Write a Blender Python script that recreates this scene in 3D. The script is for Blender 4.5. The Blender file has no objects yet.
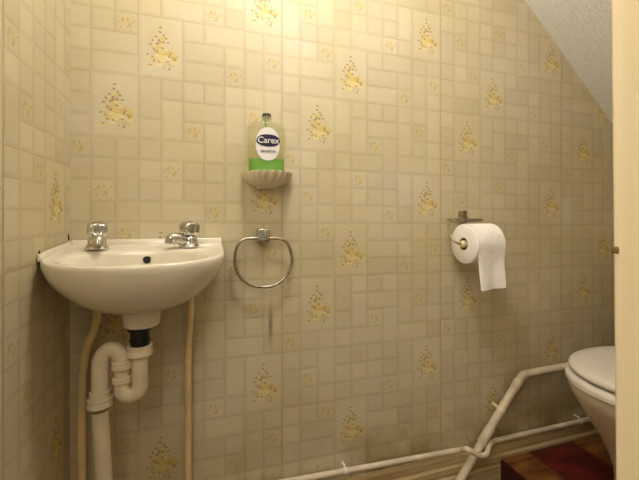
import bpy, bmesh, math, random
from mathutils import Vector, Matrix
PI = math.pi
sc = bpy.context.scene
COL = sc.collection

# ------------------------------------------------------------------ measures
F, CX, HY = 360.0, 319.5, 214.0          # focal length (px), centre, horizon of the photograph
TH = math.atan(F / 1145.5)               # how far the camera is turned from the wall normal
CT, ST = math.cos(TH), math.sin(TH)
D, CZ = 1.012, 0.95                      # camera to the back wall, camera height
XL, XR = -0.3146, 1.72                   # left wall, end wall
YF = -0.80                               # inner face of the front wall
ZC = 2.30                                # flat ceiling

def ray(px, py):
    a = (px - CX) / F
    return Vector((a * CT + ST, -a * ST + CT, -(py - HY) / F))

def onY(px, py, Y):
    d = ray(px, py); t = (Y + D) / d.y
    return Vector((d.x * t, Y, CZ + d.z * t))

def lin(r, g, b):
    def f(c):
        c /= 255.0
        return c / 12.92 if c <= 0.04045 else ((c + 0.055) / 1.055) ** 2.4
    return (f(r), f(g), f(b), 1.0)

# ------------------------------------------------------------------ materials
def new_mat(name):
    m = bpy.data.materials.new(name); m.use_nodes = True
    nt = m.node_tree
    return m, nt, nt.nodes['Principled BSDF']

def mat(name, c, rough=0.5, metal=0.0, vary=0.0, vscale=6.0, c2=None, bump=0.0, bscale=60.0, coat=0.0, spec=0.5):
    m, nt, p = new_mat(name)
    p.inputs['Base Color'].default_value = lin(*c)
    p.inputs['Roughness'].default_value = rough
    p.inputs['Metallic'].default_value = metal
    p.inputs['Coat Weight'].default_value = coat
    p.inputs['Coat Roughness'].default_value = 0.08
    p.inputs['Specular IOR Level'].default_value = spec
    tc = nt.nodes.new('ShaderNodeTexCoord')
    if vary or c2:
        n = nt.nodes.new('ShaderNodeTexNoise'); n.inputs['Scale'].default_value = vscale
        n.inputs['Detail'].default_value = 5
        nt.links.new(tc.outputs['Object'], n.inputs['Vector'])
        r = nt.nodes.new('ShaderNodeValToRGB')
        r.color_ramp.elements[0].position = 0.35; r.color_ramp.elements[1].position = 0.7
        r.color_ramp.elements[0].color = lin(*c)
        r.color_ramp.elements[1].color = lin(*(c2 or [max(0, k * (1 - vary)) for k in c]))
        nt.links.new(n.outputs['Fac'], r.inputs['Fac'])
        nt.links.new(r.outputs['Color'], p.inputs['Base Color'])
    if bump:
        n = nt.nodes.new('ShaderNodeTexNoise'); n.inputs['Scale'].default_value = bscale
        n.inputs['Detail'].default_value = 4
        nt.links.new(tc.outputs['Object'], n.inputs['Vector'])
        b = nt.nodes.new('ShaderNodeBump'); b.inputs['Strength'].default_value = bump
        b.inputs['Distance'].default_value = 0.01
        nt.links.new(n.outputs['Fac'], b.inputs['Height'])
        nt.links.new(b.outputs['Normal'], p.inputs['Normal'])
    return m

def wallpaper_mat():
    m, nt, p = new_mat('wallpaper')
    L = nt.links.new
    at = nt.nodes.new('ShaderNodeAttribute'); at.attribute_name = 'print'
    tc = nt.nodes.new('ShaderNodeTexCoord')
    n1 = nt.nodes.new('ShaderNodeTexNoise'); n1.inputs['Scale'].default_value = 3.2; n1.inputs['Detail'].default_value = 6
    L(tc.outputs['Object'], n1.inputs['Vector'])
    r1 = nt.nodes.new('ShaderNodeValToRGB')
    r1.color_ramp.elements[0].position = 0.38; r1.color_ramp.elements[1].position = 0.66
    r1.color_ramp.elements[0].color = lin(255, 252, 247); r1.color_ramp.elements[1].color = lin(247, 241, 221)
    L(n1.outputs['Fac'], r1.inputs['Fac'])
    mx = nt.nodes.new('ShaderNodeMix'); mx.data_type = 'RGBA'; mx.blend_type = 'MULTIPLY'; mx.inputs['Factor'].default_value = 1.0
    L(at.outputs['Color'], mx.inputs['A']); L(r1.outputs['Color'], mx.inputs['B'])
    # grime streak where water has run down beside the seam under the towel ring
    sx = nt.nodes.new('ShaderNodeSeparateXYZ'); L(tc.outputs['Object'], sx.inputs['Vector'])
    pt = onY(270.5, 325, 0)
    def gauss(out, c, w):
        a = nt.nodes.new('ShaderNodeMath'); a.operation = 'SUBTRACT'; L(out, a.inputs[0]); a.inputs[1].default_value = c
        b = nt.nodes.new('ShaderNodeMath'); b.operation = 'DIVIDE'; L(a.outputs[0], b.inputs[0]); b.inputs[1].default_value = w
        s = nt.nodes.new('ShaderNodeMath'); s.operation = 'MULTIPLY'; L(b.outputs[0], s.inputs[0]); L(b.outputs[0], s.inputs[1])
        e = nt.nodes.new('ShaderNodeMath'); e.operation = 'MULTIPLY'; L(s.outputs[0], e.inputs[0]); e.inputs[1].default_value = -1
        x = nt.nodes.new('ShaderNodeMath'); x.operation = 'EXPONENT'; L(e.outputs[0], x.inputs[0]); return x.outputs[0]
    g = nt.nodes.new('ShaderNodeMath'); g.operation = 'MULTIPLY'
    L(gauss(sx.outputs['X'], pt.x, 0.0065), g.inputs[0]); L(gauss(sx.outputs['Z'], pt.z, 0.05), g.inputs[1])
    g2 = nt.nodes.new('ShaderNodeMath'); g2.operation = 'MULTIPLY'; L(g.outputs[0], g2.inputs[0]); g2.inputs[1].default_value = 0.62
    m2 = nt.nodes.new('ShaderNodeMix'); m2.data_type = 'RGBA'
    L(g2.outputs[0], m2.inputs['Factor']); L(mx.outputs['Result'], m2.inputs['A']); m2.inputs['B'].default_value = lin(90, 72, 45)
    # damp, mouldy patches just above the skirting
    n3 = nt.nodes.new('ShaderNodeTexNoise'); n3.inputs['Scale'].default_value = 7.0; n3.inputs['Detail'].default_value = 5
    L(tc.outputs['Object'], n3.inputs['Vector'])
    r3 = nt.nodes.new('ShaderNodeMapRange'); r3.inputs['From Min'].default_value = 0.38; r3.inputs['From Max'].default_value = 0.7
    L(n3.outputs['Fac'], r3.inputs['Value'])
    g3 = nt.nodes.new('ShaderNodeMath'); g3.operation = 'MULTIPLY'
    L(gauss(sx.outputs['Z'], 0.16, 0.11), g3.inputs[0]); L(r3.outputs['Result'], g3.inputs[1])
    m3 = nt.nodes.new('ShaderNodeMix'); m3.data_type = 'RGBA'
    L(g3.outputs[0], m3.inputs['Factor']); L(m2.outputs['Result'], m3.inputs['A']); m3.inputs['B'].default_value = lin(136, 118, 62)
    L(m3.outputs['Result'], p.inputs['Base Color'])
    p.inputs['Roughness'].default_value = 0.55
    p.inputs['Specular IOR Level'].default_value = 0.35
    n2 = nt.nodes.new('ShaderNodeTexNoise'); n2.inputs['Scale'].default_value = 160; n2.inputs['Detail'].default_value = 2
    L(tc.outputs['Object'], n2.inputs['Vector'])
    b = nt.nodes.new('ShaderNodeBump'); b.inputs['Strength'].default_value = 0.12; b.inputs['Distance'].default_value = 0.003
    L(n2.outputs['Fac'], b.inputs['Height']); L(b.outputs['Normal'], p.inputs['Normal'])
    return m

def vinyl_mat():
    m, nt, p = new_mat('patterned_vinyl')
    L = nt.links.new
    tc = nt.nodes.new('ShaderNodeTexCoord')
    br = nt.nodes.new('ShaderNodeTexBrick')
    br.offset = 0.0; br.inputs['Scale'].default_value = 1.0
    br.inputs['Brick Width'].default_value = 0.2; br.inputs['Row Height'].default_value = 0.2
    br.inputs['Mortar Size'].default_value = 0.003
    br.inputs['Mortar'].default_value = lin(96, 38, 28)
    mp = nt.nodes.new('ShaderNodeMapping'); mp.inputs['Location'].default_value = (0.12, 0.055, 0)
    L(tc.outputs['Object'], mp.inputs['Vector']); L(mp.outputs['Vector'], br.inputs['Vector'])
    sp = nt.nodes.new('ShaderNodeSeparateXYZ'); L(mp.outputs['Vector'], sp.inputs['Vector'])
    prev = sp.outputs['X']                                      # columns of tiles alternate brown and maroon
    for op, v in (('DIVIDE', 0.2), ('FLOOR', 0), ('MODULO', 2.0)):
        q = nt.nodes.new('ShaderNodeMath'); q.operation = op; L(prev, q.inputs[0]); q.inputs[1].default_value = v; prev = q.outputs[0]
    cm = nt.nodes.new('ShaderNodeMix'); cm.data_type = 'RGBA'; L(prev, cm.inputs['Factor'])
    cm.inputs['A'].default_value = lin(112, 26, 28); cm.inputs['B'].default_value = lin(150, 98, 52)
    L(cm.outputs['Result'], br.inputs['Color1']); L(cm.outputs['Result'], br.inputs['Color2'])
    n = nt.nodes.new('ShaderNodeTexNoise'); n.inputs['Scale'].default_value = 9; n.inputs['Detail'].default_value = 6
    mp2 = nt.nodes.new('ShaderNodeMapping'); mp2.inputs['Scale'].default_value = (1, 2.2, 1); mp2.inputs['Rotation'].default_value = (0, 0, 0.6)
    L(tc.outputs['Object'], mp2.inputs['Vector']); L(mp2.outputs['Vector'], n.inputs['Vector'])
    r = nt.nodes.new('ShaderNodeValToRGB')
    r.color_ramp.elements[0].position = 0.36; r.color_ramp.elements[0].color = lin(150, 120, 110)
    r.color_ramp.elements[1].position = 0.66; r.color_ramp.elements[1].color = lin(255, 255, 255)
    L(n.outputs['Fac'], r.inputs['Fac'])
    mx = nt.nodes.new('ShaderNodeMix'); mx.data_type = 'RGBA'; mx.blend_type = 'MULTIPLY'; mx.inputs['Factor'].default_value = 1
    L(br.outputs['Color'], mx.inputs['A']); L(r.outputs['Color'], mx.inputs['B'])
    L(mx.outputs['Result'], p.inputs['Base Color'])
    p.inputs['Roughness'].default_value = 0.38
    return m

def streaked_mat(name, a, b, axis_scale=(3, 3, 90)):
    m, nt, p = new_mat(name)
    L = nt.links.new
    tc = nt.nodes.new('ShaderNodeTexCoord')
    mp = nt.nodes.new('ShaderNodeMapping'); mp.inputs['Scale'].default_value = axis_scale
    n = nt.nodes.new('ShaderNodeTexNoise'); n.inputs['Scale'].default_value = 1.0; n.inputs['Detail'].default_value = 5
    L(tc.outputs['Object'], mp.inputs['Vector']); L(mp.outputs['Vector'], n.inputs['Vector'])
    r = nt.nodes.new('ShaderNodeValToRGB')
    r.color_ramp.elements[0].position = 0.4; r.color_ramp.elements[0].color = lin(*a)
    r.color_ramp.elements[1].position = 0.68; r.color_ramp.elements[1].color = lin(*b)
    L(n.outputs['Fac'], r.inputs['Fac']); L(r.outputs['Color'], p.inputs['Base Color'])
    p.inputs['Roughness'].default_value = 0.45
    return m

def artex_mat():
    m, nt, p = new_mat('textured_ceiling')
    L = nt.links.new
    p.inputs['Base Color'].default_value = lin(240, 238, 233); p.inputs['Roughness'].default_value = 0.8
    tc = nt.nodes.new('ShaderNodeTexCoord')
    mp = nt.nodes.new('ShaderNodeMapping'); mp.inputs['Scale'].default_value = (1.0, 2.4, 1.0)
    n = nt.nodes.new('ShaderNodeTexNoise'); n.inputs['Scale'].default_value = 55; n.inputs['Detail'].default_value = 3
    n.inputs['Distortion'].default_value = 1.2
    L(tc.outputs['Object'], mp.inputs['Vector']); L(mp.outputs['Vector'], n.inputs['Vector'])
    b = nt.nodes.new('ShaderNodeBump'); b.inputs['Strength'].default_value = 0.6; b.inputs['Distance'].default_value = 0.012
    L(n.outputs['Fac'], b.inputs['Height']); L(b.outputs['Normal'], p.inputs['Normal'])
    return m

def clear_mat(name, tint, mixf, rough=0.05, body=None):
    m, nt, p = new_mat(name)
    L = nt.links.new
    t = nt.nodes.new('ShaderNodeBsdfTransparent'); t.inputs['Color'].default_value = tint
    p.inputs['Base Color'].default_value = body or tint; p.inputs['Roughness'].default_value = rough
    ms = nt.nodes.new('ShaderNodeMixShader'); ms.inputs['Fac'].default_value = mixf
    L(t.outputs[0], ms.inputs[1]); L(p.outputs[0], ms.inputs[2])
    L(ms.outputs[0], nt.nodes['Material Output'].inputs['Surface'])
    return m

M = {}
M['paper'] = wallpaper_mat()
M['vinyl'] = vinyl_mat()
M['artex'] = artex_mat()
M['skirting'] = streaked_mat('old_painted_skirting', (206, 186, 140), (176, 148, 100))
M['ceramic'] = mat('glazed_ceramic', (234, 224, 202), 0.16, vary=0.05, vscale=9, coat=0.3)
M['toilet_ceramic'] = mat('toilet_ceramic', (226, 212, 190), 0.2, vary=0.05, vscale=7, coat=0.3)
M['seat'] = mat('seat_plastic', (236, 228, 216), 0.25, vary=0.03)
M['chrome'] = mat('chrome', (222, 220, 214), 0.13, metal=1.0, vary=0.2, vscale=90)
M['dull_chrome'] = mat('worn_chrome', (206, 196, 174), 0.28, metal=1.0, vary=0.25, vscale=60)
M['pvc'] = mat('white_pvc', (240, 224, 194), 0.35, vary=0.08, vscale=14)
M['pvc_wall'] = mat('painted_waste_pipe', (236, 220, 192), 0.4, vary=0.12, vscale=16)
M['cream_pipe'] = mat('cream_painted_pipe', (242, 216, 156), 0.45, vary=0.12, vscale=12)
M['black'] = mat('black_plastic', (20, 20, 24), 0.4, vary=0.2)
M['dark'] = mat('dark_hollow', (14, 11, 9), 0.8)
M['tissue'] = mat('toilet_tissue', (250, 244, 236), 0.95, vary=0.03, vscale=30, bump=0.25, bscale=120, spec=0.1)
M['card'] = mat('cardboard_core', (190, 160, 112), 0.9, vary=0.15, vscale=30)
M['brass'] = mat('brass_end', (238, 222, 172), 0.3, metal=0.35, vary=0.1)
M['door_paint'] = streaked_mat('cream_gloss_paint', (246, 228, 190), (238, 218, 178), (60, 60, 1.5))
M['plaster'] = mat('plaster', (214, 204, 182), 0.8, vary=0.05, bump=0.1)
M['floor'] = mat('grey_brown_lino', (120, 84, 56), 0.5, c2=(92, 58, 40), vscale=14)
M['bottle'] = clear_mat('clear_plastic', (0.94, 0.94, 0.83, 1), 0.15, 0.06, (0.60, 0.60, 0.42, 1))
M['soap'] = clear_mat('green_soap', (0.14, 0.46, 0.01, 1), 0.92, 0.25)
M['dish'] = mat('cream_ceramic', (240, 228, 198), 0.3, vary=0.06, vscale=20)
M['maroon'] = mat('dark_maroon', (66, 18, 20), 0.45, vary=0.2)
M['label'] = mat('label_white', (236, 230, 226), 0.4, vary=0.02)
M['navy'] = mat('label_navy', (30, 24, 62), 0.4, vary=0.1)
M['mauve'] = mat('label_mauve', (120, 96, 128), 0.5, vary=0.1)
M['grey_ink'] = mat('label_grey_ink', (120, 116, 112), 0.5, vary=0.1)
M['seal'] = mat('old_sealant', (228, 214, 182), 0.5, vary=0.2, vscale=40)
M['chip'] = mat('bare_wood_chip', (150, 116, 66), 0.8, vary=0.3, vscale=80)
ml, nt_, p_ = new_mat('lamp_glass')
p_.inputs['Base Color'].default_value = (1, 1, 1, 1)
p_.inputs['Emission Color'].default_value = (1.0, 0.975, 0.95, 1); p_.inputs['Emission Strength'].default_value = 30
M['lamp'] = ml

# ------------------------------------------------------------------ mesh helpers
def finish(name, bm, m, parent=None, smooth=True, angle=40):
    me = bpy.data.meshes.new(name)
    bmesh.ops.recalc_face_normals(bm, faces=bm.faces) if smooth != 'raw' else None
    bm.to_mesh(me); bm.free()
    me.materials.append(m)
    if smooth:
        for p in me.polygons: p.use_smooth = True
        me.set_sharp_from_angle(angle=math.radians(angle))
    o = bpy.data.objects.new(name, me); COL.objects.link(o)
    if parent:
        o.parent = parent
        o.location = -parent.location          # parts are written in world coordinates
    return o

def thing(name, loc, label, cat, group=None):
    o = bpy.data.objects.new(name, None); COL.objects.link(o)
    o.location = loc; o.empty_display_size = 0.05
    o['label'] = label; o['category'] = cat
    if group: o['group'] = group
    return o

def struct(o):
    o['kind'] = 'structure'; return o

def box(bm, lo, hi, bev=0.0, seg=2):
    v = [bm.verts.new((x, y, z)) for x in (lo[0], hi[0]) for y in (lo[1], hi[1]) for z in (lo[2], hi[2])]
    fs = []
    for q in ((0, 1, 3, 2), (4, 6, 7, 5), (0, 4, 5, 1), (2, 3, 7, 6), (0, 2, 6, 4), (1, 5, 7, 3)):
        fs.append(bm.faces.new([v[i] for i in q]))
    if bev:
        es = list({e for f in fs for e in f.edges})
        bmesh.ops.bevel(bm, geom=es, offset=bev, segments=seg, profile=0.5, affect='EDGES')
    return bm

def loft(bm, rings, cap0=True, cap1=True, closed=True):
    vs = [[bm.verts.new(p) for p in r] for r in rings]
    n = len(vs[0])
    for a, b in zip(vs, vs[1:]):
        for i in range(n if closed else n - 1):
            j = (i + 1) % n
            bm.faces.new((a[i], a[j], b[j], b[i]))
    if cap0: bm.faces.new(vs[0][::-1])
    if cap1: bm.faces.new(vs[-1])
    return vs

def frames(pts):
    tang = []
    for i in range(len(pts)):
        a = pts[max(0, i - 1)]; b = pts[min(len(pts) - 1, i + 1)]
        tang.append((b - a).normalized())
    up = Vector((0, 0, 1)) if abs(tang[0].z) < 0.9 else Vector((0, 1, 0))
    n = (up - tang[0] * up.dot(tang[0])).normalized()
    out = []
    for t in tang:
        n = (n - t * n.dot(t)).normalized()
        out.append((n, t.cross(n)))
    return out

def tube(bm, pts, r, seg=16, cap=True):
    pts = [Vector(p) for p in pts]
    rs = r if isinstance(r, (list, tuple)) else [r] * len(pts)
    fr = frames(pts)
    rings = [[p + (n * math.cos(2 * PI * k / seg) + b * math.sin(2 * PI * k / seg)) * rr for k in range(seg)]
             for p, rr, (n, b) in zip(pts, rs, fr)]
    loft(bm, rings, cap, cap)
    return bm

def ring_tube(bm, pts, r, seg=10):
    n = len(pts); rings = []
    c = sum(pts, Vector()) / n
    for i in range(n):
        t = (pts[(i + 1) % n] - pts[i - 1]).normalized()
        a = Vector((0, 1, 0)); b = t.cross(a).normalized()
        rings.append([pts[i] + (a * math.cos(2 * PI * k / seg) + b * math.sin(2 * PI * k / seg)) * r for k in range(seg)])
    rings.append(rings[0])
    loft(bm, rings, False, False); bmesh.ops.remove_doubles(bm, verts=bm.verts, dist=1e-6)
    return bm

def fillet(pts, r, n=8):
    pts = [Vector(p) for p in pts]
    out = [pts[0]]
    for a, b, c in zip(pts, pts[1:], pts[2:]):
        u = (a - b); v = (c - b)
        d = min(r, u.length * 0.48, v.length * 0.48)
        p0 = b + u.normalized() * d; p1 = b + v.normalized() * d
        for k in range(n + 1):
            t = k / n
            out.append(p0 * (1 - t) ** 2 + b * 2 * t * (1 - t) + p1 * t * t)
    out.append(pts[-1])
    res = [out[0]]
    for p in out[1:]:
        if (p - res[-1]).length > 1e-5: res.append(p)
    return res

def lathe(bm, prof, c, axis=Vector((0, 0, 1)), seg=28, cap=True):
    axis = axis.normalized()
    q = Vector((0, 0, 1)).rotation_difference(axis)
    rings = []
    for r, h in prof:
        rings.append([Vector(c) + q @ Vector((r * math.cos(2 * PI * k / seg), r * math.sin(2 * PI * k / seg), h)) for k in range(seg)])
    loft(bm, rings, cap, cap)
    return bm

# ------------------------------------------------------------------ wallpaper
CELL = 0.053
rnd = random.Random(7)
BIG = [(0, 0), (8, 3), (5, 7)]                                   # corner cells of the 2 x 3 panels with a spray of flowers
SMALL = {(2, 5), (1, 7), (8, 8), (3, 9), (6, 1), (4, 2), (5, 4), (9, 0), (7, 6)}
taken = {}
PIECES = []
for c, r in BIG:
    PIECES.append((c, r, 2, 3, 'big'))
    for i in range(2):
        for j in range(3): taken[((c + i) % 10, (r + j) % 10)] = 1
for c, r in sorted(SMALL):
    if (c, r) not in taken: PIECES.append((c, r, 1, 1, 'small')); taken[(c, r)] = 1
for r in range(10):
    for c in range(10):
        if (c, r) in taken: continue
        taken[(c, r)] = 1
        k = rnd.random()
        if k < 0.20 and c not in (6, 9) and (c + 1, r) not in taken and c + 1 < 10:
            taken[(c + 1, r)] = 1; PIECES.append((c, r, 2, 1, 'h'))
        elif k < 0.30 and r + 1 < 10 and (c, r + 1) not in taken:
            taken[(c, r + 1)] = 1; PIECES.append((c, r, 1, 2, 'v'))
        else: PIECES.append((c, r, 1, 1, 's'))

def blob(cx, cy, a, b, rot, n=7):
    return [(cx + a * math.cos(t) * math.cos(rot) - b * math.sin(t) * math.sin(rot),
             cy + a * math.cos(t) * math.sin(rot) + b * math.sin(t) * math.cos(rot)) for t in [2 * PI * k / n for k in range(n)]]

YEL = [(220, 198, 122), (226, 210, 148), (212, 186, 106), (228, 214, 162)]
BRN = [(140, 114, 74), (124, 106, 76), (152, 124, 74), (132, 118, 96), (118, 110, 82)]
PALE = [(206, 186, 136), (212, 190, 132), (196, 180, 140)]
fr_ = random.Random(21)
SPRAY = []                                                       # polygons in cell units inside the 2 x 3 panel, y down
for k in range(16):                                              # pale background sprigs
    t = fr_.uniform(0, 2 * PI); d = fr_.uniform(0.35, 0.78)
    SPRAY.append((blob(1.02 + d * math.cos(t) * 0.85, 1.85 + d * math.sin(t) * 0.8, 0.13, 0.035, t), PALE[k % 3]))
for k in range(20):                                              # yellow heads
    t = fr_.uniform(0, 2 * PI); d = fr_.uniform(0.0, 0.58)
    SPRAY.append((blob(1.05 + d * math.cos(t), 1.98 + d * math.sin(t) * 1.1, fr_.uniform(0.14, 0.2), fr_.uniform(0.09, 0.13), fr_.uniform(0, PI)), YEL[k % 4]))
for k in range(7):
    SPRAY.append((blob(1.0 + fr_.uniform(-0.22, 0.22), 1.0 + k * 0.10, 0.13, 0.085, fr_.uniform(0, PI)), YEL[k % 4]))
for k in range(17):                                              # brown leaves round and over the heads
    t = fr_.uniform(0, 2 * PI); d = fr_.uniform(0.25, 0.78)
    SPRAY.append((blob(1.05 + d * math.cos(t), 1.95 + d * math.sin(t) * 0.95, fr_.uniform(0.06, 0.10), 0.045, fr_.uniform(0, PI), 6), BRN[k % 5]))
for k, (x, y) in enumerate([(1.0, .5), (.98, .72), (1.12, .86), (.82, .98), (1.2, 1.0), (.7, 1.16), (.94, 1.12), (.62, 1.36), (.86, 1.3), (1.1, 1.22), (1.28, 1.2)]):
    SPRAY.append((blob(x, y, 0.075, 0.05, k * 0.9, 6), BRN[k % 5]))
SPRIG = []
for k in range(7):
    t = k * 2 * PI / 7 + fr_.uniform(-0.3, 0.3); d = fr_.uniform(0.12, 0.24)
    SPRIG.append((blob(0.5 + d * math.cos(t), 0.52 + d * 1.1 * math.sin(t), fr_.uniform(0.09, 0.13), fr_.uniform(0.06, 0.085), t + fr_.uniform(-0.4, 0.4), 6), [(206, 178, 96), (176, 148, 92), (216, 190, 116)][k % 3]))
SPRIG.append((blob(0.5, 0.52, 0.12, 0.11, 0, 7), (214, 186, 106)))
for k in range(7):
    t = k * 2 * PI / 7 + 0.5; d = fr_.uniform(0.16, 0.36)
    SPRIG.append((blob(0.5 + d * math.cos(t), 0.5 + d * math.sin(t), 0.055, 0.035, t, 6), (136, 114, 74)))

def paper(name, s0, s1, z0, z1, place, u_of, v_of, du, dv, drift, cut=None, seams=True, plain=()):
    """A papered wall: every printed tile of the embossed paper is a raised face, the sprays are inlaid faces of the same mesh."""
    bm = bmesh.new()
    lay = bm.loops.layers.float_color.new('print')
    g = random.Random(3)
    def put(poly, h, col):
        vs = []
        for (u, v) in poly:
            s = (u - u_of[0]) * CELL + u_of[1]
            z = v_of[1] - (v - drift * u - v_of[0]) * CELL
            vs.append((s, z))
        xs = [p[0] for p in vs]; zs = [p[1] for p in vs]
        if max(xs) <= s0 or min(xs) >= s1 or max(zs) <= z0 or min(zs) >= z1: return
        vs = [(min(max(s, s0), s1), min(max(z, z0), z1)) for s, z in vs]
        f = bm.faces.new([bm.verts.new(place(s, z, h)) for s, z in vs])
        c = lin(*col)
        for l in f.loops: l[lay] = c
        return f
    def quad_strip(a, b, ha, hb, col):
        for i in range(4):
            j = (i + 1) % 4
            vs = []
            for (u, v), h in ((a[i], ha), (a[j], ha), (b[j], hb), (b[i], hb)):
                s = (u - u_of[0]) * CELL + u_of[1]; z = v_of[1] - (v - drift * u - v_of[0]) * CELL
                vs.append((min(max(s, s0), s1), min(max(z, z0), z1), h))
            if max(p[0] for p in vs) - min(p[0] for p in vs) < 1e-6 or max(p[1] for p in vs) - min(p[1] for p in vs) < 1e-6: continue
            f = bm.faces.new([bm.verts.new(place(*p)) for p in vs])
            c = lin(*col)
            for l in f.loops: l[lay] = c
    ulo = u_of[0] + (s0 - u_of[1]) / CELL; uhi = u_of[0] + (s1 - u_of[1]) / CELL
    vhi = v_of[0] + (v_of[1] - z0) / CELL; vlo = v_of[0] + (v_of[1] - z1) / CELL
    for I in range(int(ulo // 10) - 1, int(uhi // 10) + 2):
        for J in range(int(vlo // 10) - 1, int(vhi // 10) + 2):
            for c, r, w, h, kind in [q for p_ in PIECES for q in ([p_] if (p_[0], p_[1]) not in plain else [(p_[0] + i_, p_[1] + j_, 1, 1, 's') for i_ in range(2) for j_ in range(3)])]:
                a = g.uniform(-1, 1); b2 = g.uniform(-1, 1)
                u, v = c + I * 10, r + J * 10
                if u > uhi + 1 or u + w < ulo - 1 or v > vhi + 2 or v + h < vlo - 2: continue
                base = (209 + 5 * a, 199 + 5 * a, 172 + 5 * a - 1.5 * b2)
                if kind == 'big': base = (212, 202, 175)
                lw = 0.030
                o = [(u, v), (u + w, v), (u + w, v + h), (u, v + h)]
                i1 = [(u + lw, v + lw), (u + w - lw, v + lw), (u + w - lw, v + h - lw), (u + lw, v + h - lw)]
                lw2 = 0.15
                i2 = [(u + lw2, v + lw2), (u + w - lw2, v + lw2), (u + w - lw2, v + h - lw2), (u + lw2, v + h - lw2)]
                lk = 0.915 if g.random() < 0.5 else 0.96
                line = (base[0] * lk, base[1] * lk * 0.985, base[2] * lk * 0.93)  # brownish shading of the embossed lines, put into their colour
                quad_strip(o, i1, 0.0, 0.0001, line)
                quad_strip(i1, i2, 0.0001, 0.0004, tuple(k * 0.98 for k in base))  # soft emboss shading painted as a slightly darker border
                put(i2, 0.0004, base)
                art = SPRAY if kind == 'big' else SPRIG if kind == 'small' else []
                for k, (poly, col) in enumerate(art):
                    fade = (0.85 if col in YEL else 0.52 if col in BRN else 0.8) if kind == 'big' else 0.36
                    cc = tuple(base[q] * (1 - fade) + col[q] * fade for q in range(3))
                    put([(u + (1.03 + (x - 1.03) * 1.18 if kind == 'big' else x), v + y) for x, y in poly], 0.00045 + 0.000012 * k, cc)
                if kind == 'big':                               # fine embossed frame lines
                    pass
    if seams:
        k = math.floor((ulo - 7) / 10)
        while 7 + 10 * k < uhi:
            u = 7 + 10 * k
            put([(u - 0.014, vlo - 3), (u + 0.014, vlo - 3), (u + 0.014, vhi + 3), (u - 0.014, vhi + 3)], 0.0007, (182, 162, 122))
            k += 1
    if cut:
        bmesh.ops.bisect_plane(bm, geom=bm.verts[:] + bm.edges[:] + bm.faces[:], plane_co=cut[0], plane_no=cut[1], clear_outer=True)
    me = bpy.data.meshes.new(name); bm.to_mesh(me); bm.free()
    me.materials.append(M['paper'])
    o = bpy.data.objects.new(name, me); COL.objects.link(o)
    return struct(o)

# the slope of the stairs above: the line on the back wall
sA = onY(525, 0, 0); sB = onY(613, 125, 0)
SL = (sB.z - sA.z) / (sB.x - sA.x)
def slope_z(x): return sA.z + SL * (x - sA.x)
x_flat = sA.x + (ZC - sA.z) / SL
nrm = Vector((-SL, 0, 1)).normalized()

U0X = -0.1656
VZ = CZ - 0.045 * 0.53
paper('wall_back', XL, XR, 0.0, ZC, lambda s, z, h: (s, -h, z), (0, U0X), (0.05, VZ), 0, 0, -0.012, cut=(sA, nrm))
paper('wall_left', YF, 0.0, 0.0, ZC, lambda s, z, h: (XL + h, s, z), (1.1, -0.084), (2.6, VZ), 0, 0, 0.0, plain=((8, 3),))
bm = bmesh.new(); box(bm, (XL - 0.1, 0.001, -0.01), (XR + 0.1, 0.10, ZC + 0.1))
bmesh.ops.bisect_plane(bm, geom=bm.verts[:] + bm.edges[:] + bm.faces[:], plane_co=sA + Vector((0, 0, 0.06)), plane_no=nrm, clear_outer=True)
bmesh.ops.holes_fill(bm, edges=bm.edges[:])
struct(finish('wall_back_masonry', bm, M['plaster'], smooth=False))
bm = bmesh.new(); box(bm, (XL - 0.10, -1.0, -0.01), (XL - 0.001, 0.0, ZC + 0.1)); struct(finish('wall_left_masonry', bm, M['plaster'], smooth=False))
zr = slope_z(XR)
paper('wall_right', YF, 0.0, 0.0, zr, lambda s, z, h: (XR - h, -0.8 - s, z), (3, -0.4), (0, VZ), 0, 0, 0.0)

# floor
bm = bmesh.new(); box(bm, (XL - 0.1, -2.2, -0.05), (XR + 0.1, 0.1, 0.0)); struct(finish('floor', bm, M['floor'], smooth=False))
# flat ceiling, sloped ceiling
bm = bmesh.new(); box(bm, (XL - 0.1, YF - 0.1, ZC), (x_flat, 0.1, ZC + 0.06)); struct(finish('ceiling', bm, M['artex'], smooth=False))
bm = bmesh.new()
prof = [(x_flat, ZC), (XR + 0.1, slope_z(XR + 0.1)), (XR + 0.1, slope_z(XR + 0.1) + 0.08), (x_flat, ZC + 0.08)]
loft(bm, [[(x, YF - 0.1, z) for x, z in prof], [(x, 0.0, z) for x, z in prof]])
struct(finish('ceiling_slope', bm, M['artex'], smooth=False))

# front wall with the doorway the camera looks through
XJ = (YF + D) * ray(615.2, 100).x / ray(615.2, 100).y       # inner edge of the right jamb
LEAN = 0.0135
HEAD = 2.02
bm = bmesh.new()
prof = [(XJ + 0.03, 0.0), (XR, 0.0), (XR, slope_z(XR)), (x_flat, ZC), (XJ + 0.03, ZC)]
loft(bm, [[(x, YF - 0.10, z) for x, z in prof], [(x, YF, z) for x, z in prof]])
box(bm, (XL, YF - 0.10, HEAD + 0.03), (XJ + 0.03, YF, ZC))
struct(finish('wall_front', bm, M['plaster'], smooth=False))
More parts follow.
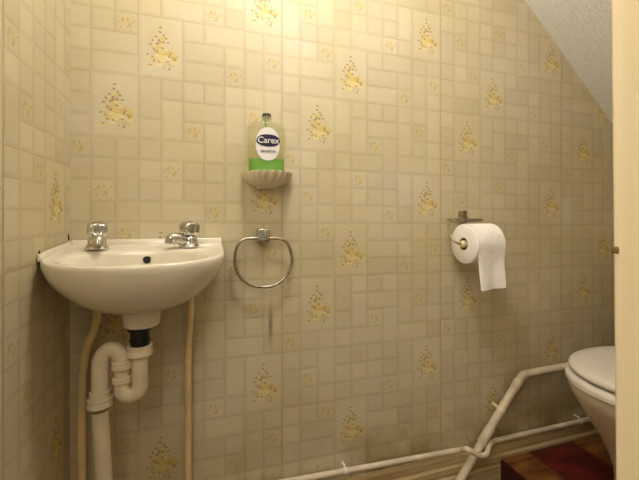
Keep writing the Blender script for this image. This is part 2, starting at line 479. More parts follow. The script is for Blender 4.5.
# door lining: right jamb (slightly out of plumb) and head
bm = bmesh.new()
def jx(z): return XJ - LEAN * (z - 1.04)
def jamb_ring(z):
    x = jx(z)
    r = [(x + 0.003, YF + 0.004), (x, YF + 0.001), (x, YF - 0.045), (x - 0.0012, YF - 0.046), (x - 0.0012, YF - 0.06), (x - 0.0012, YF - 0.112), (x + 0.029 + 0.02, YF - 0.112), (x + 0.029 + 0.02, YF + 0.004)]
    return [(a, b, z) for a, b in r]
loft(bm, [jamb_ring(z) for z in (0.0, 0.5, 1.0, 1.5, HEAD + 0.03)])
box(bm, (XL, YF - 0.11, HEAD), (jx(HEAD) , YF + 0.004, HEAD + 0.03))
dj = struct(finish('door_1', bm, M['door_paint'], smooth=False))
bm = bmesh.new()
zc_ = CZ - (250 - HY) / F * 0.30
box(bm, (jx(zc_) - 0.0012, YF - 0.002, zc_ - 0.003), (jx(zc_) + 0.001, YF + 0.0044, zc_ + 0.003), 0.001, 1)
finish('chipped_paint', bm, M['chip'], dj)

# skirting boards
def skirting(name, a, b, nrm2):
    prof = [(0.0, 0.0), (0.019, 0.0), (0.019, 0.085), (0.0155, 0.090), (0.0155, 0.098), (0.0185, 0.103), (0.0185, 0.118),
            (0.013, 0.126), (0.013, 0.133), (0.010, 0.147), (0.005, 0.155), (0.0, 0.155)]
    bm = bmesh.new()
    a = Vector(a); b = Vector(b); n = Vector(nrm2)
    loft(bm, [[a + n * (d + 0.0012) + Vector((0, 0, z)) for d, z in prof], [b + n * (d + 0.0012) + Vector((0, 0, z)) for d, z in prof]])
    return struct(finish(name, bm, M['skirting'], smooth=False))
skirting('baseboard_back', (XL + 0.022, 0, 0), (XR - 0.022, 0, 0), (0, -1, 0))
skirting('baseboard_left', (XL, YF, 0), (XL, 0, 0), (1, 0, 0))

# ------------------------------------------------------------------ raised platform under the toilet
pc = onY(501, 459.5, -0.021)
PZ = pc.z + 0.006
bm = bmesh.new()
box(bm, (pc.x, YF + 0.006, 0.0), (XR - 0.003, -0.0215, PZ), 0.006, 3)
o = finish('toilet_platform', bm, M['vinyl'])
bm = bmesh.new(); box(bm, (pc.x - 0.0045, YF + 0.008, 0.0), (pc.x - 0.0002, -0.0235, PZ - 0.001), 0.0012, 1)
finish('riser_slab', bm, M['maroon'], o)  # thin dark maroon slab added over the platform's left riser
o['label'] = 'low raised platform with red and brown tile patterned covering under the toilet'; o['category'] = 'platform'

# ------------------------------------------------------------------ wash basin
BXC, BHW = (XL + 0.041) / 2 + 0.001, (0.041 - XL) / 2 - 0.0012
BZ0 = CZ - 0.0750                                               # rim height at the wall
TILT = 0.076                                                     # the basin hangs a little nose down
BD = 0.278
basin = thing('wash_basin', (BXC, 0, BZ0), 'small white ceramic wash basin fixed in the left corner of the papered wall', 'basin')
NB = 96
def basin_outline():
    """Plan of the rim: straight back and sides, bowed front; sampled by angle about its middle."""
    out = []
    cy = -0.135
    for k in range(NB):
        t = 2 * PI * k / NB
        dx, dy = math.cos(t), math.sin(t)
        lo, hi = 0.0, 0.6
        for _ in range(40):
            mid = (lo + hi) / 2
            x, y = dx * mid, cy + dy * mid
            if y >= -0.15: ins = abs(x) <= BHW and y <= 0.0
            else: ins = (abs(x) / BHW) ** 2.15 + ((-0.15 - y) / (BD - 0.15)) ** 2.15 <= 1
            if ins: lo = mid
            else: hi = mid
        out.append((dx * lo, cy + dy * lo))
    return out
OUT = basin_outline()
def tilt(x, y, z): return (BXC + x, y, BZ0 + z + TILT * y)
def oring(s, z, cy=-0.135, ys=None):
    r = []
    for x, y in OUT:
        yy = cy + (y - cy) * (ys if ys is not None else s)
        r.append(tilt(x * s, min(yy, -0.0015), z))
    return r
bm = bmesh.new()
IN_A, IN_B, IN_C = 0.138, 0.077, -0.178
def iring(s, z, dy=0.0):
    r = []
    for k in range(NB):
        t = 2 * PI * k / NB
        # squarish ellipse
        c, s_ = math.cos(t), math.sin(t)
        q = (abs(c) ** 2.4 + abs(s_) ** 2.4) ** (-1 / 2.4)
        r.append(tilt(IN_A * s * c * q, IN_C + dy + IN_B * s * s_ * q, z))
    return r
def mixr(a, b, t): return [tuple(p[i] * (1 - t) + q[i] * t for i in range(3)) for p, q in zip(a, b)]
rings = [oring(0.19, -0.160), oring(0.210, -0.155), oring(0.218, -0.134), oring(0.242, -0.124)]
for s, z in ((0.40, -0.117), (0.56, -0.105), (0.70, -0.089), (0.82, -0.069), (0.91, -0.049), (0.965, -0.032), (0.992, -0.017), (1.0, -0.008)):
    rings.append(oring(s, z, ys=s))
rings += [oring(0.997, -0.003), oring(0.985, 0.0)]
rim = oring(0.955, 0.0)
i0 = iring(1.03, -0.0015)
rings += [rim, mixr(rim, i0, 0.5), i0, iring(1.0, -0.004), iring(0.975, -0.011), iring(0.94, -0.024), iring(0.87, -0.050), iring(0.74, -0.074), iring(0.50, -0.089), iring(0.22, -0.096, 0.004), iring(0.14, -0.098, 0.006)]
loft(bm, rings)
finish('bowl', bm, M['ceramic'], basin, angle=60)
# raised lip along the wall edges
bm = bmesh.new()
lipp = [(-BHW, -0.185), (-BHW, -0.0015), (BHW, -0.0015)]
def lip(pts, h0, h1, w):
    pass
zt = 0.012
for (x0, y0, x1, y1) in ((-BHW, -0.186, -BHW + 0.010, -0.0015), (-BHW, -0.013, BHW - 0.002, -0.0015)):
    vs = []
    for x, y in ((x0, y0), (x1, y0), (x1, y1), (x0, y1)):
        vs.append(tilt(x, y, -0.004))
    inner = x1 if y1 - y0 > x1 - x0 else None
    top = []
    for x, y in ((x0, y0), (x1, y0), (x1, y1), (x0, y1)):
        xx, yy = x, y
        if y1 - y0 > x1 - x0: xx = x if x == x0 else x - 0.005
        else: yy = y if y == y1 else y + 0.006
        h = zt
        top.append(tilt(xx, yy, h))
    loft(bm, [vs, top])
bmesh.ops.bevel(bm, geom=bm.edges[:], offset=0.0022, segments=2, profile=0.5, affect='EDGES')
finish('raised_lip', bm, M['ceramic'], basin)
# old dark sealant tufts at the ends of the lip
for px, py, h in ((38.5, 252, 0.006), (68, 236.5, 0.014)):
    bm = bmesh.new()
    d = ray(px, py); t = (XL + 0.004) / d.x; p = Vector((d.x * t, -D + d.y * t, CZ + d.z * t))
    p.y = min(p.y, -0.005)
    tube(bm, [p + Vector((0.0015, 0, -h * 0.6)), p + Vector((0.001, 0, 0)), p + Vector((0.002, -0.001, h * 0.5))], [0.0018, 0.0016, 0.0005], 8)
    finish('sealant_remains', bm, M['dark'], basin)
# overflow hole, waste outlet
bm = bmesh.new()
ov = Vector(tilt(0.006, IN_C + IN_B * 0.940 - 0.001, -0.0215))
lathe(bm, [(0.0075, -0.004), (0.0085, 0.0022), (0.007, 0.0026)], ov, Vector((0, -0.75, 0.65)), 20)
finish('overflow_hole', bm, M['dark'], basin)
bm = bmesh.new(); lathe(bm, [(0.024, -0.003), (0.025, 0.001), (0.02, 0.002), (0.017, -0.002)], Vector(tilt(0, IN_C + 0.006, -0.0955)), seg=24)
finish('waste_outlet', bm, M['chrome'], basin)
# small chip on the deck by the right tap
# ------------------------------------------------------------------ pillar taps
def pillar_tap(base, yaw, label):
    b = Vector(base)
    t = thing('pillar_tap', b, label, 'tap', None)
    t.scale = (1, 1, 0.92)
    R = Matrix.Rotation(yaw, 3, 'Z')
    def W(x, y, z): return b + R @ Vector((x, y, z))
    bm = bmesh.new()
    lathe(bm, [(0.0230, 0.0), (0.0240, 0.003), (0.0215, 0.007), (0.0190, 0.012), (0.0185, 0.020), (0.0175, 0.026), (0.0135, 0.029), (0.0095, 0.031), (0.0095, 0.036)], b, seg=26)
    finish('body', bm, M['chrome'], t, angle=50)
    bm = bmesh.new()                                            # spout: short, sloping, open nose turned down
    path = fillet([W(0, -0.002, 0.013), W(0, -0.030, 0.025), W(0, -0.046, 0.028), W(0, -0.050, 0.011)], 0.012, 5)
    n = len(path)
    tube(bm, path, [0.0150 - 0.0040 * k / (n - 1) for k in range(n)], 16)
    finish('spout', bm, M['chrome'], t, angle=50)
    bm = bmesh.new()                                            # four lobed head with hollows between the lobes
    rings = []
    for r, h, a4 in ((0.0125, 0.0295, 0.0), (0.0175, 0.0315, 0.10), (0.0205, 0.0375, 0.17), (0.0213, 0.0480, 0.18), (0.0213, 0.0570, 0.17), (0.0200, 0.0620, 0.10), (0.0165, 0.0650, 0.04), (0.0105, 0.0660, 0.0)):
        rings.append([W(r * (1 + a4 * math.cos(4 * 2 * PI * k / 64 + PI)) * math.cos(2 * PI * k / 64), r * (1 + a4 * math.cos(4 * 2 * PI * k / 64 + PI)) * math.sin(2 * PI * k / 64), h) for k in range(64)])
    loft(bm, rings)
    hd = finish('tap_head', bm, M['chrome'], t, angle=50)
    bm = bmesh.new(); lathe(bm, [(0.0095, 0.0655), (0.0095, 0.0672), (0.007, 0.0682)], b, seg=20)
    o = finish('indicator_cap', bm, M['dull_chrome'], t)
    return t
def deck(px, py, Y): 
    p = onY(px, py, Y)
    return Vector((p.x, Y, BZ0 + TILT * Y + 0.0002))
pillar_tap(deck(97, 250, -0.074), 0.3, 'chrome pillar tap on the left side of the basin, spout pointing forward')
pillar_tap(deck(189.5, 249, -0.074), -1.05, 'chrome pillar tap on the right side of the basin, spout swung towards the bowl')

# ------------------------------------------------------------------ basin trap and waste pipe
YT = -0.135
nz = BZ0 - 0.160 + TILT * -0.135
def TP(px, py, Y=YT): return onY(px, py, Y)
c0 = Vector((BXC, YT, nz)); 
trap = thing('basin_trap', (BXC - 0.1, YT, 0), 'white plastic swivel trap and waste pipe hanging under the wash basin', 'pipe')
xr = TP(140, 370).x; xm = TP(122, 370).x; xl = TP(100, 370).x
def zt_(py, px=140): return TP(px, py).z
bm = bmesh.new(); lathe(bm, [(0.0195, zt_(346) - nz), (0.0195, -0.010), (0.025, -0.008), (0.027, 0.0)], (xr, YT, nz - 0.0012), seg=24)
lathe(bm, [(0.0212, zt_(340) - nz), (0.0212, zt_(338.6) - nz)], (xr, YT, nz - 0.0012), seg=24)
finish('waste_tail', bm, M['black'], trap)['label'] = 'black plastic waste tail'
def coll(name, p, r, h, axis=Vector((0, 0, 1)), lip=True):
    bm = bmesh.new()
    lathe(bm, [(r * 0.93, -h / 2), (r, -h / 2 + 0.002), (r, -0.002), (r * 0.95, 0.0), (r * 0.95, h * 0.25), (r, h * 0.3), (r, h / 2 - 0.0015), (r * 0.92, h / 2)], p, axis, 28)
    return finish(name, bm, M['pvc'], trap)
coll('nut', (xr, YT, (zt_(344.5) + zt_(355)) / 2), 0.0262, zt_(344.5) - zt_(355))
RP = 0.0165
zb = zt_(384)
cR = (xr - xm) / 2
bm = bmesh.new()
path = [Vector((xr, YT, zt_(354)))]
for k in range(13):
    a = PI * k / 12
    path.append(Vector(((xr + xm) / 2 + cR * math.cos(a), YT, zb - 0.004 - cR * 0.95 * math.sin(a))))
path.append(Vector((xm, YT, zt_(365))))
tube(bm, path, [RP] * (len(path) - 2) + [RP * 0.9, RP * 0.9], 22)
finish('u_bend', bm, M['pvc'], trap, angle=60)
coll('nut', (xm, YT, (zt_(358) + zt_(366.5)) / 2), 0.0205, zt_(359.5) - zt_(368))
coll('nut', (xm, YT, (zt_(374) + zt_(380)) / 2), 0.0192, zt_(377) - zt_(383))
bm = bmesh.new()
zt2 = zt_(361); cL = (xm - xl) / 2
path = [Vector((xm, YT, zt_(366)))]
for k in range(13):
    a = PI * k / 12
    path.append(Vector(((xm + xl) / 2 + cL * math.cos(a), YT, zt2 + (zt_(346.5) - zt2) * math.sin(a))))
path.append(Vector((xl, YT, zt_(397))))
tube(bm, path, RP, 22)
finish('swan_neck', bm, M['pvc'], trap, angle=60)
coll('nut', (xl, YT, zt_(396)), 0.0250, zt_(398) - zt_(407))
coll('nut', (xl, YT, zt_(388.5)), 0.0205, zt_(391) - zt_(397.5))
bm = bmesh.new()
pb = TP(104, 480)
dv = (pb - Vector((xl, YT, zt_(405)))) / (zt_(405) - pb.z)
tube(bm, [Vector((xl, YT, zt_(405))), Vector((xl, YT, zt_(405))) + dv * zt_(405)], 0.0162, 22)
finish('waste_pipe', bm, M['pvc'], trap)

# ------------------------------------------------------------------ supply pipes under the taps
def pipe_thing(name, pts, r, m, label, fr=0.05, cat='pipe'):
    bm = bmesh.new()
    tube(bm, fillet(pts, fr, 8), r, 16)
    o = finish(name, bm, m)
    o['label'] = label; o['category'] = cat
    return o
YS = -0.034
a0 = onY(97.5, 300, -0.066); a1 = onY(97, 322, -0.058); a2 = onY(85, 352, YS); a3 = onY(81.5, 380, YS); a4 = onY(81, 480, YS)
pipe_thing('supply_pipe', [a0, a1, a2, a3, (a4.x, YS, 0.0)], 0.0092, M['cream_pipe'], 'cream painted supply pipe bending down beside the trap, left under the basin', 0.04)
b0 = onY(191, 285, -0.066); b1 = onY(190.5, 315, -0.05); b2 = onY(188, 350, YS); b4 = onY(188, 480, YS)
pipe_thing('supply_pipe', [b0, b1, b2, (b4.x, YS, 0.0)], 0.0082, M['cream_pipe'], 'straight cream painted supply pipe under the right end of the basin', 0.05)

# ------------------------------------------------------------------ wall pipes on the right
wp = thing('overflow_pipe', onY(470, 470, -0.045), 'thick off-white waste pipe rising diagonally over the skirting towards the toilet', 'pipe')
YW = -0.038
p0 = onY(502, 408, YW); p1 = onY(522.5, 374.5, YW); p2 = onY(566, 366.5, YW)
dlow = (onY(460, 480, YW) - p0); pf = p0 + dlow * (p0.z / (-dlow.z)) ; pf.z = 0.0
dr = (p2 - p1); pe = p1 + dr * ((XR - 0.03 - p1.x) / dr.x)
bm = bmesh.new()
tube(bm, fillet([pf, p0, p1, pe], 0.014, 6), 0.0128, 18)
finish('pipe', bm, M['pvc_wall'], wp, angle=60)
def wall_coupler(pa, pb_, r, name):
    bm = bmesh.new(); ax = (pb_ - pa)
    lathe(bm, [(r * 0.9, 0), (r, 0.002), (r, ax.length - 0.002), (r * 0.9, ax.length)], pa, ax, 20)
    return finish(name, bm, M['pvc_wall'], wp)
def along(px): # point on the diagonal run at a given column
    t = 0
    d = p1 - p0; lo, hi = -2.0, 2.0
    for _ in range(50):
        mid = (lo + hi) / 2; q = p0 + d * mid
        rel = q - Vector((0, -D, CZ)); zc = rel.x * ST + rel.y * CT; xc = rel.x * CT - rel.y * ST
        if CX + F * xc / zc < px: lo = mid
        else: hi = mid
    return p0 + d * lo
def along2(px):
    d = p0 - pf; lo, hi = -1.0, 2.0
    for _ in range(50):
        mid = (lo + hi) / 2; q = pf + d * mid
        rel = q - Vector((0, -D, CZ)); zc = rel.x * ST + rel.y * CT; xc = rel.x * CT - rel.y * ST
        if CX + F * xc / zc < px: lo = mid
        else: hi = mid
    return pf + d * lo
wall_coupler(along(514), along(519), 0.0152, 'coupler')
wall_coupler(along2(481), along2(491), 0.0150, 'coupler')
bm = bmesh.new()                                                # clip: collar and screwed tongue
q = along2(501)
ax = (p1 - p0).normalized()
lathe(bm, [(0.0148, -0.006), (0.0148, 0.006)], q, ax, 18)
side = Vector((-ax.z, 0, ax.x))
tube(bm, [q + side * 0.012 + Vector((0, 0.004, 0)), q + side * 0.019 + Vector((0, 0.008, 0)), q + side * 0.020 + Vector((0, 0.022, 0))], 0.0052, 10)
finish('pipe_clip', bm, M['pvc'], wp)

cp = thing('water_pipe', onY(345, 471, -0.022), 'thin cream water pipe running level along the skirting, kinked over the thick pipe', 'pipe')
YC = -0.0215
e0 = onY(345, 471, YC); k1 = onY(470, 448, YC)
bm = bmesh.new()
# joggle round the thick waste pipe
j0 = onY(461, 449.6, YC); j1 = onY(467.5, 449.0, -0.066); j2 = onY(480, 456.0, -0.070); j3 = onY(486.5, 455, -0.070); j4 = onY(489.5, 444.5, -0.045); j5 = onY(494, 441.0, YC)
far = onY(590, 419, YC)
dd = (j0 - e0); st = e0 + dd * ((XL + 0.05 - e0.x) / dd.x)
df = far - j5; fe = j5 + df * ((XR - 0.05 - j5.x) / df.x)
tube(bm, fillet([st, e0, j0, j1, j2, j3, j4, j5, fe], 0.014, 6), 0.0082, 14)
finish('pipe', bm, M['pvc_wall'], cp, angle=60)
for px in (345, 580):
    tgt = px
    best = min((e0 + dd * (k / 400) if px < 480 else j5 + df * (k / 200 * 1.3) for k in range(0, 260)),
               key=lambda q: abs(CX + F * (q.x * CT - (q.y + D) * ST) / (q.x * ST + (q.y + D) * CT) - px))
    bm = bmesh.new()
    lathe(bm, [(0.0104, -0.006), (0.0104, 0.006)], best, Vector((1, 0, 0)), 16)
    tube(bm, [best + Vector((0, 0.0, 0.006)), best + Vector((0, 0.004, 0.012)), best + Vector((0, 0.0205, 0.012))], 0.0036, 8)
    finish('pipe_clip', bm, M['seat'], cp)

# ------------------------------------------------------------------ soap dish
sx0 = onY(269.6, 171, -0.05).x
SZ = CZ + 44 / F * 0.915
dish = thing('soap_dish', (sx0, 0, SZ), 'cream ceramic shell shaped soap dish on the wall under the bottle', 'soap dish')
bm = bmesh.new()
NS = 145
def dring(s, z, flute, ys=None):
    r = []
    for k in range(NS):
        t = PI + PI * k / (NS - 1)
        f = 1 + flute * (0.5 + 0.5 * math.cos(24 * t))
        c, s_ = math.cos(t), math.sin(t)
        x = 0.068 * s * f * (abs(c) ** 0.85) * (1 if c > 0 else -1)
        y = 0.098 * (ys or s) * f * s_
        r.append((sx0 + x, min(y, -0.0006), SZ + z))
    return r
loft(bm, [dring(0.25, -0.036, 0.0), dring(0.46, -0.0345, 0.05), dring(0.65, -0.029, 0.085), dring(0.81, -0.020, 0.095), dring(0.93, -0.009, 0.085), dring(0.98, -0.003, 0.06), dring(1.0, 0.0, 0.04),
          dring(0.965, 0.001, 0.03), dring(0.94, -0.003, 0.015), dring(0.90, -0.008, 0.0), dring(0.3, -0.009, 0.0)])
finish('dish', bm, M['dish'], dish, angle=70)
bm = bmesh.new(); box(bm, (sx0 - 0.030, -0.012, SZ - 0.042), (sx0 + 0.030, -0.0003, SZ - 0.026), 0.004, 2)
finish('wall_bracket', bm, M['dish'], dish)

# ------------------------------------------------------------------ hand wash bottle
bx = onY(266.8, 150, -0.05).x; BYc = -0.046; BB = SZ - 0.0078
bot = thing('hand_wash_bottle', (bx, BYc, BB), 'clear hand wash bottle with green soap left in it standing in the soap dish', 'bottle')
PROF = [(0.044, 0.0), (0.0465, 0.003), (0.0480, 0.012), (0.0490, 0.040), (0.0500, 0.070), (0.0505, 0.095), (0.0500, 0.118), (0.0475, 0.129),
        (0.0410, 0.1365), (0.0290, 0.1410), (0.0165, 0.1435), (0.0125, 0.1450), (0.0122, 0.1560)]
def brings(sx, prof, depth, y0=0):
    out = []
    for w, h in prof:
        ring = []
        dpt = min(depth, 0.0122 + (w - 0.0122) * 0.36) if w < 0.045 and h > 0.1 else depth
        for k in range(40):
            t = 2 * PI * k / 40
            c, s = math.cos(t), math.sin(t)
            e = 2.6 if w > 0.03 else 2.0
            q = (abs(c) ** e + abs(s) ** e) ** (-1 / e)
            ring.append((bx + w * sx * c * q, BYc + dpt * sx * s * q, BB + h + y0))
        out.append(ring)
    return out
bm = bmesh.new(); loft(bm, brings(1.0, PROF, 0.023)); finish('bottle_body', bm, M['bottle'], bot, angle=60)
bm = bmesh.new(); loft(bm, brings(0.955, [(w, h) for w, h in PROF if h < 0.03] + [(0.0485, 0.036), (0.0485, 0.0405)], 0.023, 0.0018)); finish('green_soap', bm, M['soap'], bot, angle=60)
bm = bmesh.new(); lathe(bm, [(0.0132, 0.150), (0.0134, 0.158), (0.012, 0.160), (0.0, 0.160)][:3], (bx, BYc, BB), seg=24)
finish('neck_collar', bm, M['bottle'], bot)
bm = bmesh.new(); lathe(bm, [(0.0118, 0.157), (0.0122, 0.1625), (0.0105, 0.1645)], (bx, BYc, BB), seg=24)
finish('dark_cap', bm, M['black'], bot)
# dip tube
bm = bmesh.new(); tube(bm, [(bx - 0.002, BYc, BB + 0.155), (bx - 0.004, BYc, BB + 0.01)], 0.003, 8); finish('dip_tube', bm, M['soap'], bot)
# label: oval card following the front
def front_y(x): 
    w = 0.049; c = min(abs(x) / w, 0.98)
    return BYc - 0.023 * (1 - c ** 2.6) ** (1 / 2.6)
def oval(name, cx, cz, a, b, off, m, parent, ex=2.0, th=0.0006):
    bm = bmesh.new(); n = 40
    rings = []
    for s in (0.05, 0.4, 0.75, 1.0):
        r = []
        for k in range(n):
            t = 2 * PI * k / n; c, s_ = math.cos(t), math.sin(t); q = (abs(c) ** ex + abs(s_) ** ex) ** (-1 / ex)
            x = cx + a * s * c * q
            r.append((bx + x, front_y(x) - off, BB + cz + b * s * s_ * q))
        rings.append(r)
    back = [[(p[0], p[1] + th, p[2]) for p in rings[-1]]]
    loft(bm, rings + back)
    return finish(name, bm, m, parent, angle=60)
lab = oval('label', 0.000, 0.080, 0.0315, 0.0435, 0.0012, M['label'], bot, 2.2)
nav = oval('emblem', 0.001, 0.0890, 0.0312, 0.0160, 0.002, M['navy'], lab, 2.2)
nav.location = (0, 0, 0); 
def text(txt, cx, cz, size, m, parent, name):
    cu = bpy.data.curves.new(name, 'FONT'); cu.body = txt; cu.size = size; cu.align_x = 'CENTER'; cu.align_y = 'CENTER'
    cu.extrude = 0.0002; cu.offset = 0.0002
    tmp = bpy.data.objects.new('tmp', cu); COL.objects.link(tmp)
    bpy.context.view_layer.update()
    me = bpy.data.meshes.new_from_object(tmp.evaluated_get(bpy.context.evaluated_depsgraph_get()))
    bpy.data.objects.remove(tmp, do_unlink=True)
    me.materials.clear(); me.materials.append(m); me.name = name
    for v in me.vertices:
        x, y, z = v.co
        v.co = (bx + cx + x, front_y(cx + x) - 0.0028 - z, BB + cz + y)
    o = bpy.data.objects.new(name, me); COL.objects.link(o); o.parent = parent
    return o
text('Carex', 0.001, 0.0890, 0.0225, M['label'], lab, 'lettering')
text('sensitive', 0.000, 0.0615, 0.0115, M['grey_ink'], lab, 'lettering')
oval('mauve_band', -0.001, 0.1110, 0.0190, 0.0052, 0.0022, M['mauve'], lab, 2.0)
oval('grey_rule', 0.000, 0.0500, 0.0150, 0.0016, 0.0022, M['grey_ink'], lab, 3.0)

# ------------------------------------------------------------------ towel ring
YR = -0.030
tr = thing('towel_ring', onY(263, 236, 0), 'chrome D shaped towel ring on the wall right of the basin', 'towel ring')
m0 = onY(257.2, 228.5, -0.02); m1 = onY(268.8, 241, -0.02)
bm = bmesh.new(); box(bm, (m0.x, -0.040, m1.z), (m1.x, -0.0012, m0.z), 0.004, 3)
finish('mount', bm, M['chrome'], tr)
bm = bmesh.new()
base_pts = [(263, 238.3), (252, 238.3), (244.5, 239.2), (239.5, 242.5), (236.3, 249), (234.9, 258), (235.5, 266.5), (238.8, 275), (245.5, 282), (254, 286), (263, 287),
            (272, 286), (280.5, 281.5), (287.5, 274), (291.3, 265), (292, 257), (290.2, 249), (287, 242.8), (282, 239.3), (274, 238.3)]
pts = [onY(x, y, YR) for x, y in base_pts]
sm = []
n = len(pts)
for i in range(n):
    a, b, c, d = pts[i - 1], pts[i], pts[(i + 1) % n], pts[(i + 2) % n]
    for k in range(4):
        t = k / 4
        sm.append(0.5 * ((2 * b) + (c - a) * t + (2 * a - 5 * b + 4 * c - d) * t * t + (3 * b - a - 3 * c + d) * t ** 3))
ring_tube(bm, sm, 0.0041, 10)
finish('ring', bm, M['dull_chrome'], tr, angle=80)

# ------------------------------------------------------------------ toilet roll and holder
YRoll = -0.088
rc = onY(463.5, 244, YRoll)                                     # middle of the near end of the roll
RR, RW = 0.0615, 0.100
roll = thing('toilet_roll', rc, 'white toilet roll on the chrome holder with a length of paper hanging down', 'toilet roll')
AX = Vector((1, 0, 0))
bm = bmesh.new()
lathe(bm, [(0.0195, 0.0), (RR - 0.004, 0.0), (RR - 0.001, 0.002), (RR, 0.005), (RR, RW - 0.005), (RR - 0.001, RW - 0.002), (RR - 0.004, RW), (0.0195, RW), (0.0195, 0.0)], rc, AX, 48, cap=False)
bmesh.ops.remove_doubles(bm, verts=bm.verts, dist=1e-6)
finish('roll', bm, M['tissue'], roll, angle=50)
bm = bmesh.new()
lathe(bm, [(0.0180, 0.0008), (0.0196, 0.0008), (0.0196, RW - 0.0008), (0.0180, RW - 0.0008), (0.0180, 0.0008)], rc, AX, 32, cap=False)
bmesh.ops.remove_doubles(bm, verts=bm.verts, dist=1e-6)
finish('cardboard_core', bm, M['card'], roll)
# hanging sheet: over the top, down the front
bm = bmesh.new()
zend = onY(480, 290.5, YRoll - RR).z
cols = 14
prof = []
for k in range(12):
    a = math.radians(120 - 120 * k / 11)                        # from behind the top to the front
    prof.append((rc.y - (RR + 0.0012) * math.cos(math.radians(90) - math.radians(90) + 0) * math.sin(math.radians(-30 + 120 * k / 11)), rc.z + (RR + 0.0012) * math.cos(math.radians(-30 + 120 * k / 11))))
yfr, zfr = prof[-1]
for k in range(1, 13):
    z = zfr + (zend - zfr) * k / 12
    prof.append((yfr + 0.004 * math.sin(k * 0.35), z))
va, vb = [], []
for j in range(cols + 1):
    s = j / cols
    ra, rb = [], []
    for i, (y, z) in enumerate(prof):
        low = max(0.0, (i - 12) / 12)
        x = rc.x + 0.003 + s * (RW + 0.0 - 0.004) + 0.003 * low * (1 - s) - 0.005 * low * s
        yy = y - low * 0.006 * math.sin(s * 7.0 + 0.6) - 0.001 + 0.004 * low * (abs(s - 0.5))
        zz = z + (0.004 * s if i == len(prof) - 1 else 0)
        ra.append(bm.verts.new((x, yy, zz))); rb.append(bm.verts.new((x, yy + (0.0008 if i > 10 else 0), zz - (0.0 if i > 10 else 0.0008))))
    va.append(ra); vb.append(rb)
for j in range(cols):
    for i in range(len(prof) - 1):
        bm.faces.new((va[j][i], va[j + 1][i], va[j + 1][i + 1], va[j][i + 1]))
        bm.faces.new((vb[j][i], vb[j][i + 1], vb[j + 1][i + 1], vb[j + 1][i]))
finish('hanging_sheet', bm, M['tissue'], roll, angle=80)
# holder
hold = thing('toilet_roll_holder', onY(463, 215, 0), 'chrome wire toilet roll holder fixed to the papered wall', 'toilet roll holder')
hz = onY(463, 220, -0.019).z
h0 = onY(460, 210.5, -0.012); h1 = onY(467, 221, -0.012)
bm = bmesh.new(); box(bm, (h0.x, -0.0150, h1.z), (h1.x, -0.0008, h0.z), 0.003, 2); finish('wall_plate', bm, M['dull_chrome'], hold)
bm = bmesh.new()
l0 = onY(482, 221, -0.019)
c_l = onY(447.2, 219.6, -0.019)
l0.z = hz; c_l.z = hz
tube(bm, [l0, c_l], 0.0054, 12)
finish('top_bar', bm, M['dull_chrome'], hold)
bm = bmesh.new()
ar = Vector((c_l.x, YRoll, rc.z)) ; ar.x = c_l.x + 0.001
tube(bm, fillet([c_l, onY(451.5, 238.5, -0.075), Vector((rc.x - 0.022, YRoll, rc.z + 0.002)), Vector((rc.x + RW * 0.9, YRoll, rc.z))], 0.008, 6), 0.0036, 12)
finish('wire_arm', bm, M['dull_chrome'], hold, angle=60)
bm = bmesh.new()
lathe(bm, [(0.004, -0.012), (0.009, -0.010), (0.0115, -0.003), (0.0115, 0.006), (0.010, 0.02)], Vector((rc.x, YRoll, rc.z)), AX, 22)
finish('end_knob', bm, M['brass'], hold)

# ------------------------------------------------------------------ toilet
TX, TY = 1.168, -0.352                                          # middle of the lid oval
LZ = CZ - 0.423
toilet = thing('toilet', (TX + 0.1, TY, PZ), 'white toilet with closed lid on the raised platform behind the door frame', 'toilet')
NT = 72
def egg(a_front, a_back, b, x0, z, ex=2.1):
    r = []
    for k in range(NT):
        t = 2 * PI * k / NT; c, s = math.cos(t), math.sin(t)
        q = (abs(c) ** ex + abs(s) ** ex) ** (-1 / ex)
        a = a_front if c < 0 else a_back
        r.append((x0 + a * c * q, TY + b * s * q, z))
    return r
bm = bmesh.new()
lid = lambda d, z: egg(0.215 - d, 0.21 - d * 0.3, 0.180 - d, TX, z)
loft(bm, [lid(0.012, LZ - 0.018), lid(0.003, LZ - 0.0165), lid(0.0, LZ - 0.012), lid(0.001, LZ - 0.006), lid(0.008, LZ - 0.001), lid(0.03, LZ + 0.001), lid(0.09, LZ + 0.003), lid(0.15, LZ + 0.0035)])
finish('lid', bm, M['seat'], toilet, angle=60)
bm = bmesh.new()
seat = lambda d, z: egg(0.224 - d, 0.21 - d * 0.3, 0.188 - d, TX, z)
loft(bm, [seat(0.012, LZ - 0.048), seat(0.001, LZ - 0.045), seat(0.0, LZ - 0.036), seat(0.002, LZ - 0.029), seat(0.010, LZ - 0.0252), seat(0.03, LZ - 0.025)])
finish('seat', bm, M['seat'], toilet, angle=60)
bm = bmesh.new()
def br(af, ab, b, x0, z): return egg(af, ab, b, x0, z, 2.15)
H = LZ - 0.0495
rings = []
for fr_z, xf, wb in ((1.0, 0.927, 0.172), (0.985, 0.922, 0.178), (0.95, 0.923, 0.180), (0.90, 0.931, 0.175), (0.80, 0.955, 0.160), (0.68, 0.985, 0.143), (0.55, 1.018, 0.127), (0.42, 1.042, 0.112), (0.30, 1.056, 0.102), (0.18, 1.060, 0.100), (0.06, 1.056, 0.106), (0.015, 1.052, 0.110), (0.0, 1.054, 0.108)):
    z = PZ + (H - PZ) * fr_z
    back = 1.40 if fr_z > 0.5 else 1.40 - (0.5 - fr_z) * 0.1
    x0 = max(TX, xf + 0.033 + 0.10)
    rings.append(br(x0 - xf - 0.033, back - x0, wb, x0, z))
loft(bm, rings)
finish('pan', bm, M['toilet_ceramic'], toilet, angle=70)
bm = bmesh.new()
box(bm, (1.43, TY - 0.20, PZ + 0.30), (1.66, TY + 0.20, PZ + 0.62), 0.03, 4)
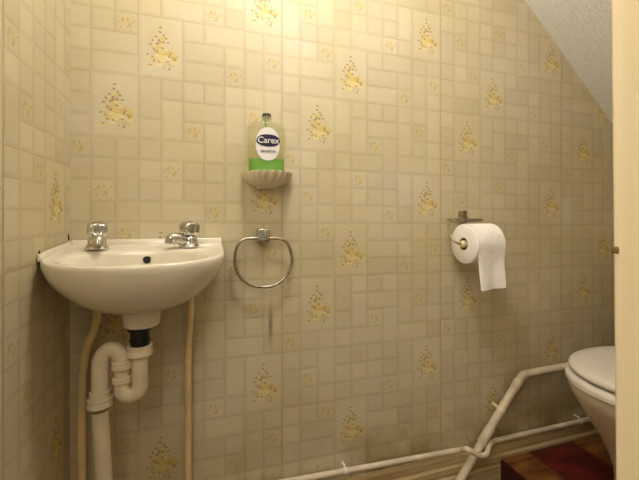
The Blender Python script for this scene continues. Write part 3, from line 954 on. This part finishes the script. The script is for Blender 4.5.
box(bm, (1.38, TY - 0.07, PZ + 0.26), (1.62, TY + 0.07, PZ + 0.33), 0.02, 2)
finish('cistern', bm, M['toilet_ceramic'], toilet)
bm = bmesh.new(); box(bm, (1.42, TY - 0.21, PZ + 0.6205), (1.668, TY + 0.21, PZ + 0.65), 0.012, 3)
finish('cistern_lid', bm, M['toilet_ceramic'], toilet)
for s in (-1, 1):
    bm = bmesh.new(); lathe(bm, [(0.014, 0), (0.014, 0.03), (0.011, 0.034)], (1.335, TY + s * 0.07, LZ - 0.022), seg=16)
    finish('hinge', bm, M['seat'], toilet)

# ------------------------------------------------------------------ ceiling lamp (above the frame)
LX, LY, LH = 0.20, -0.47, 0.34
lampo = thing('ceiling_lamp', (LX, LY, ZC), 'round opal glass ceiling lamp on the flat ceiling', 'lamp')
bm = bmesh.new(); lathe(bm, [(0.065, -0.025), (0.07, -0.02), (0.07, -0.0005)], (LX, LY, ZC), seg=32); finish('lamp_base', bm, M['seat'], lampo)
bm = bmesh.new(); tube(bm, [(LX, LY, ZC - 0.024), (LX, LY, ZC - LH - 0.02)], 0.012, 12); finish('lamp_stem', bm, M['seat'], lampo)
bm = bmesh.new(); lathe(bm, [(0.03, -0.145), (0.06, -0.135), (0.085, -0.11), (0.095, -0.08), (0.088, -0.05), (0.066, -0.026)], (LX, LY, ZC - LH), seg=32); finish('lamp_shade', bm, M['lamp'], lampo)

# soft fill added behind the camera, standing in for unseen hall light
def area(name, loc, target, size, power, col):
    l = bpy.data.lights.new(name, 'AREA'); l.shape = 'DISK'; l.size = size; l.energy = power; l.color = col
    o = bpy.data.objects.new(name, l); COL.objects.link(o); o.location = loc
    o.rotation_euler = (Vector(target) - Vector(loc)).to_track_quat('-Z', 'Y').to_euler()
    return o
area('hall_fill', (-0.5, -1.5, 1.95), (0.5, 0.0, 1.1), 0.9, 9, (1.0, 0.92, 0.80))

w = bpy.data.worlds.new('world'); sc.world = w; w.use_nodes = True
w.node_tree.nodes['Background'].inputs['Color'].default_value = (1.0, 0.86, 0.60, 1)
w.node_tree.nodes['Background'].inputs['Strength'].default_value = 0.20

# ------------------------------------------------------------------ camera
cam = bpy.data.cameras.new('camera'); co = bpy.data.objects.new('camera', cam); COL.objects.link(co)
cam.sensor_fit = 'HORIZONTAL'; cam.sensor_width = 36.0; cam.lens = F / 639 * 36.0
cam.shift_y = -(240 - HY) / 639.0
cam.clip_start = 0.01
co.location = (0, -D, CZ); co.rotation_euler = (PI / 2, 0, -TH)
sc.camera = co
sc.view_settings.view_transform = 'Standard'; sc.view_settings.look = 'None'
sc.view_settings.gamma = 1; sc.view_settings.use_curve_mapping = False
sc.view_settings.exposure = 0.80
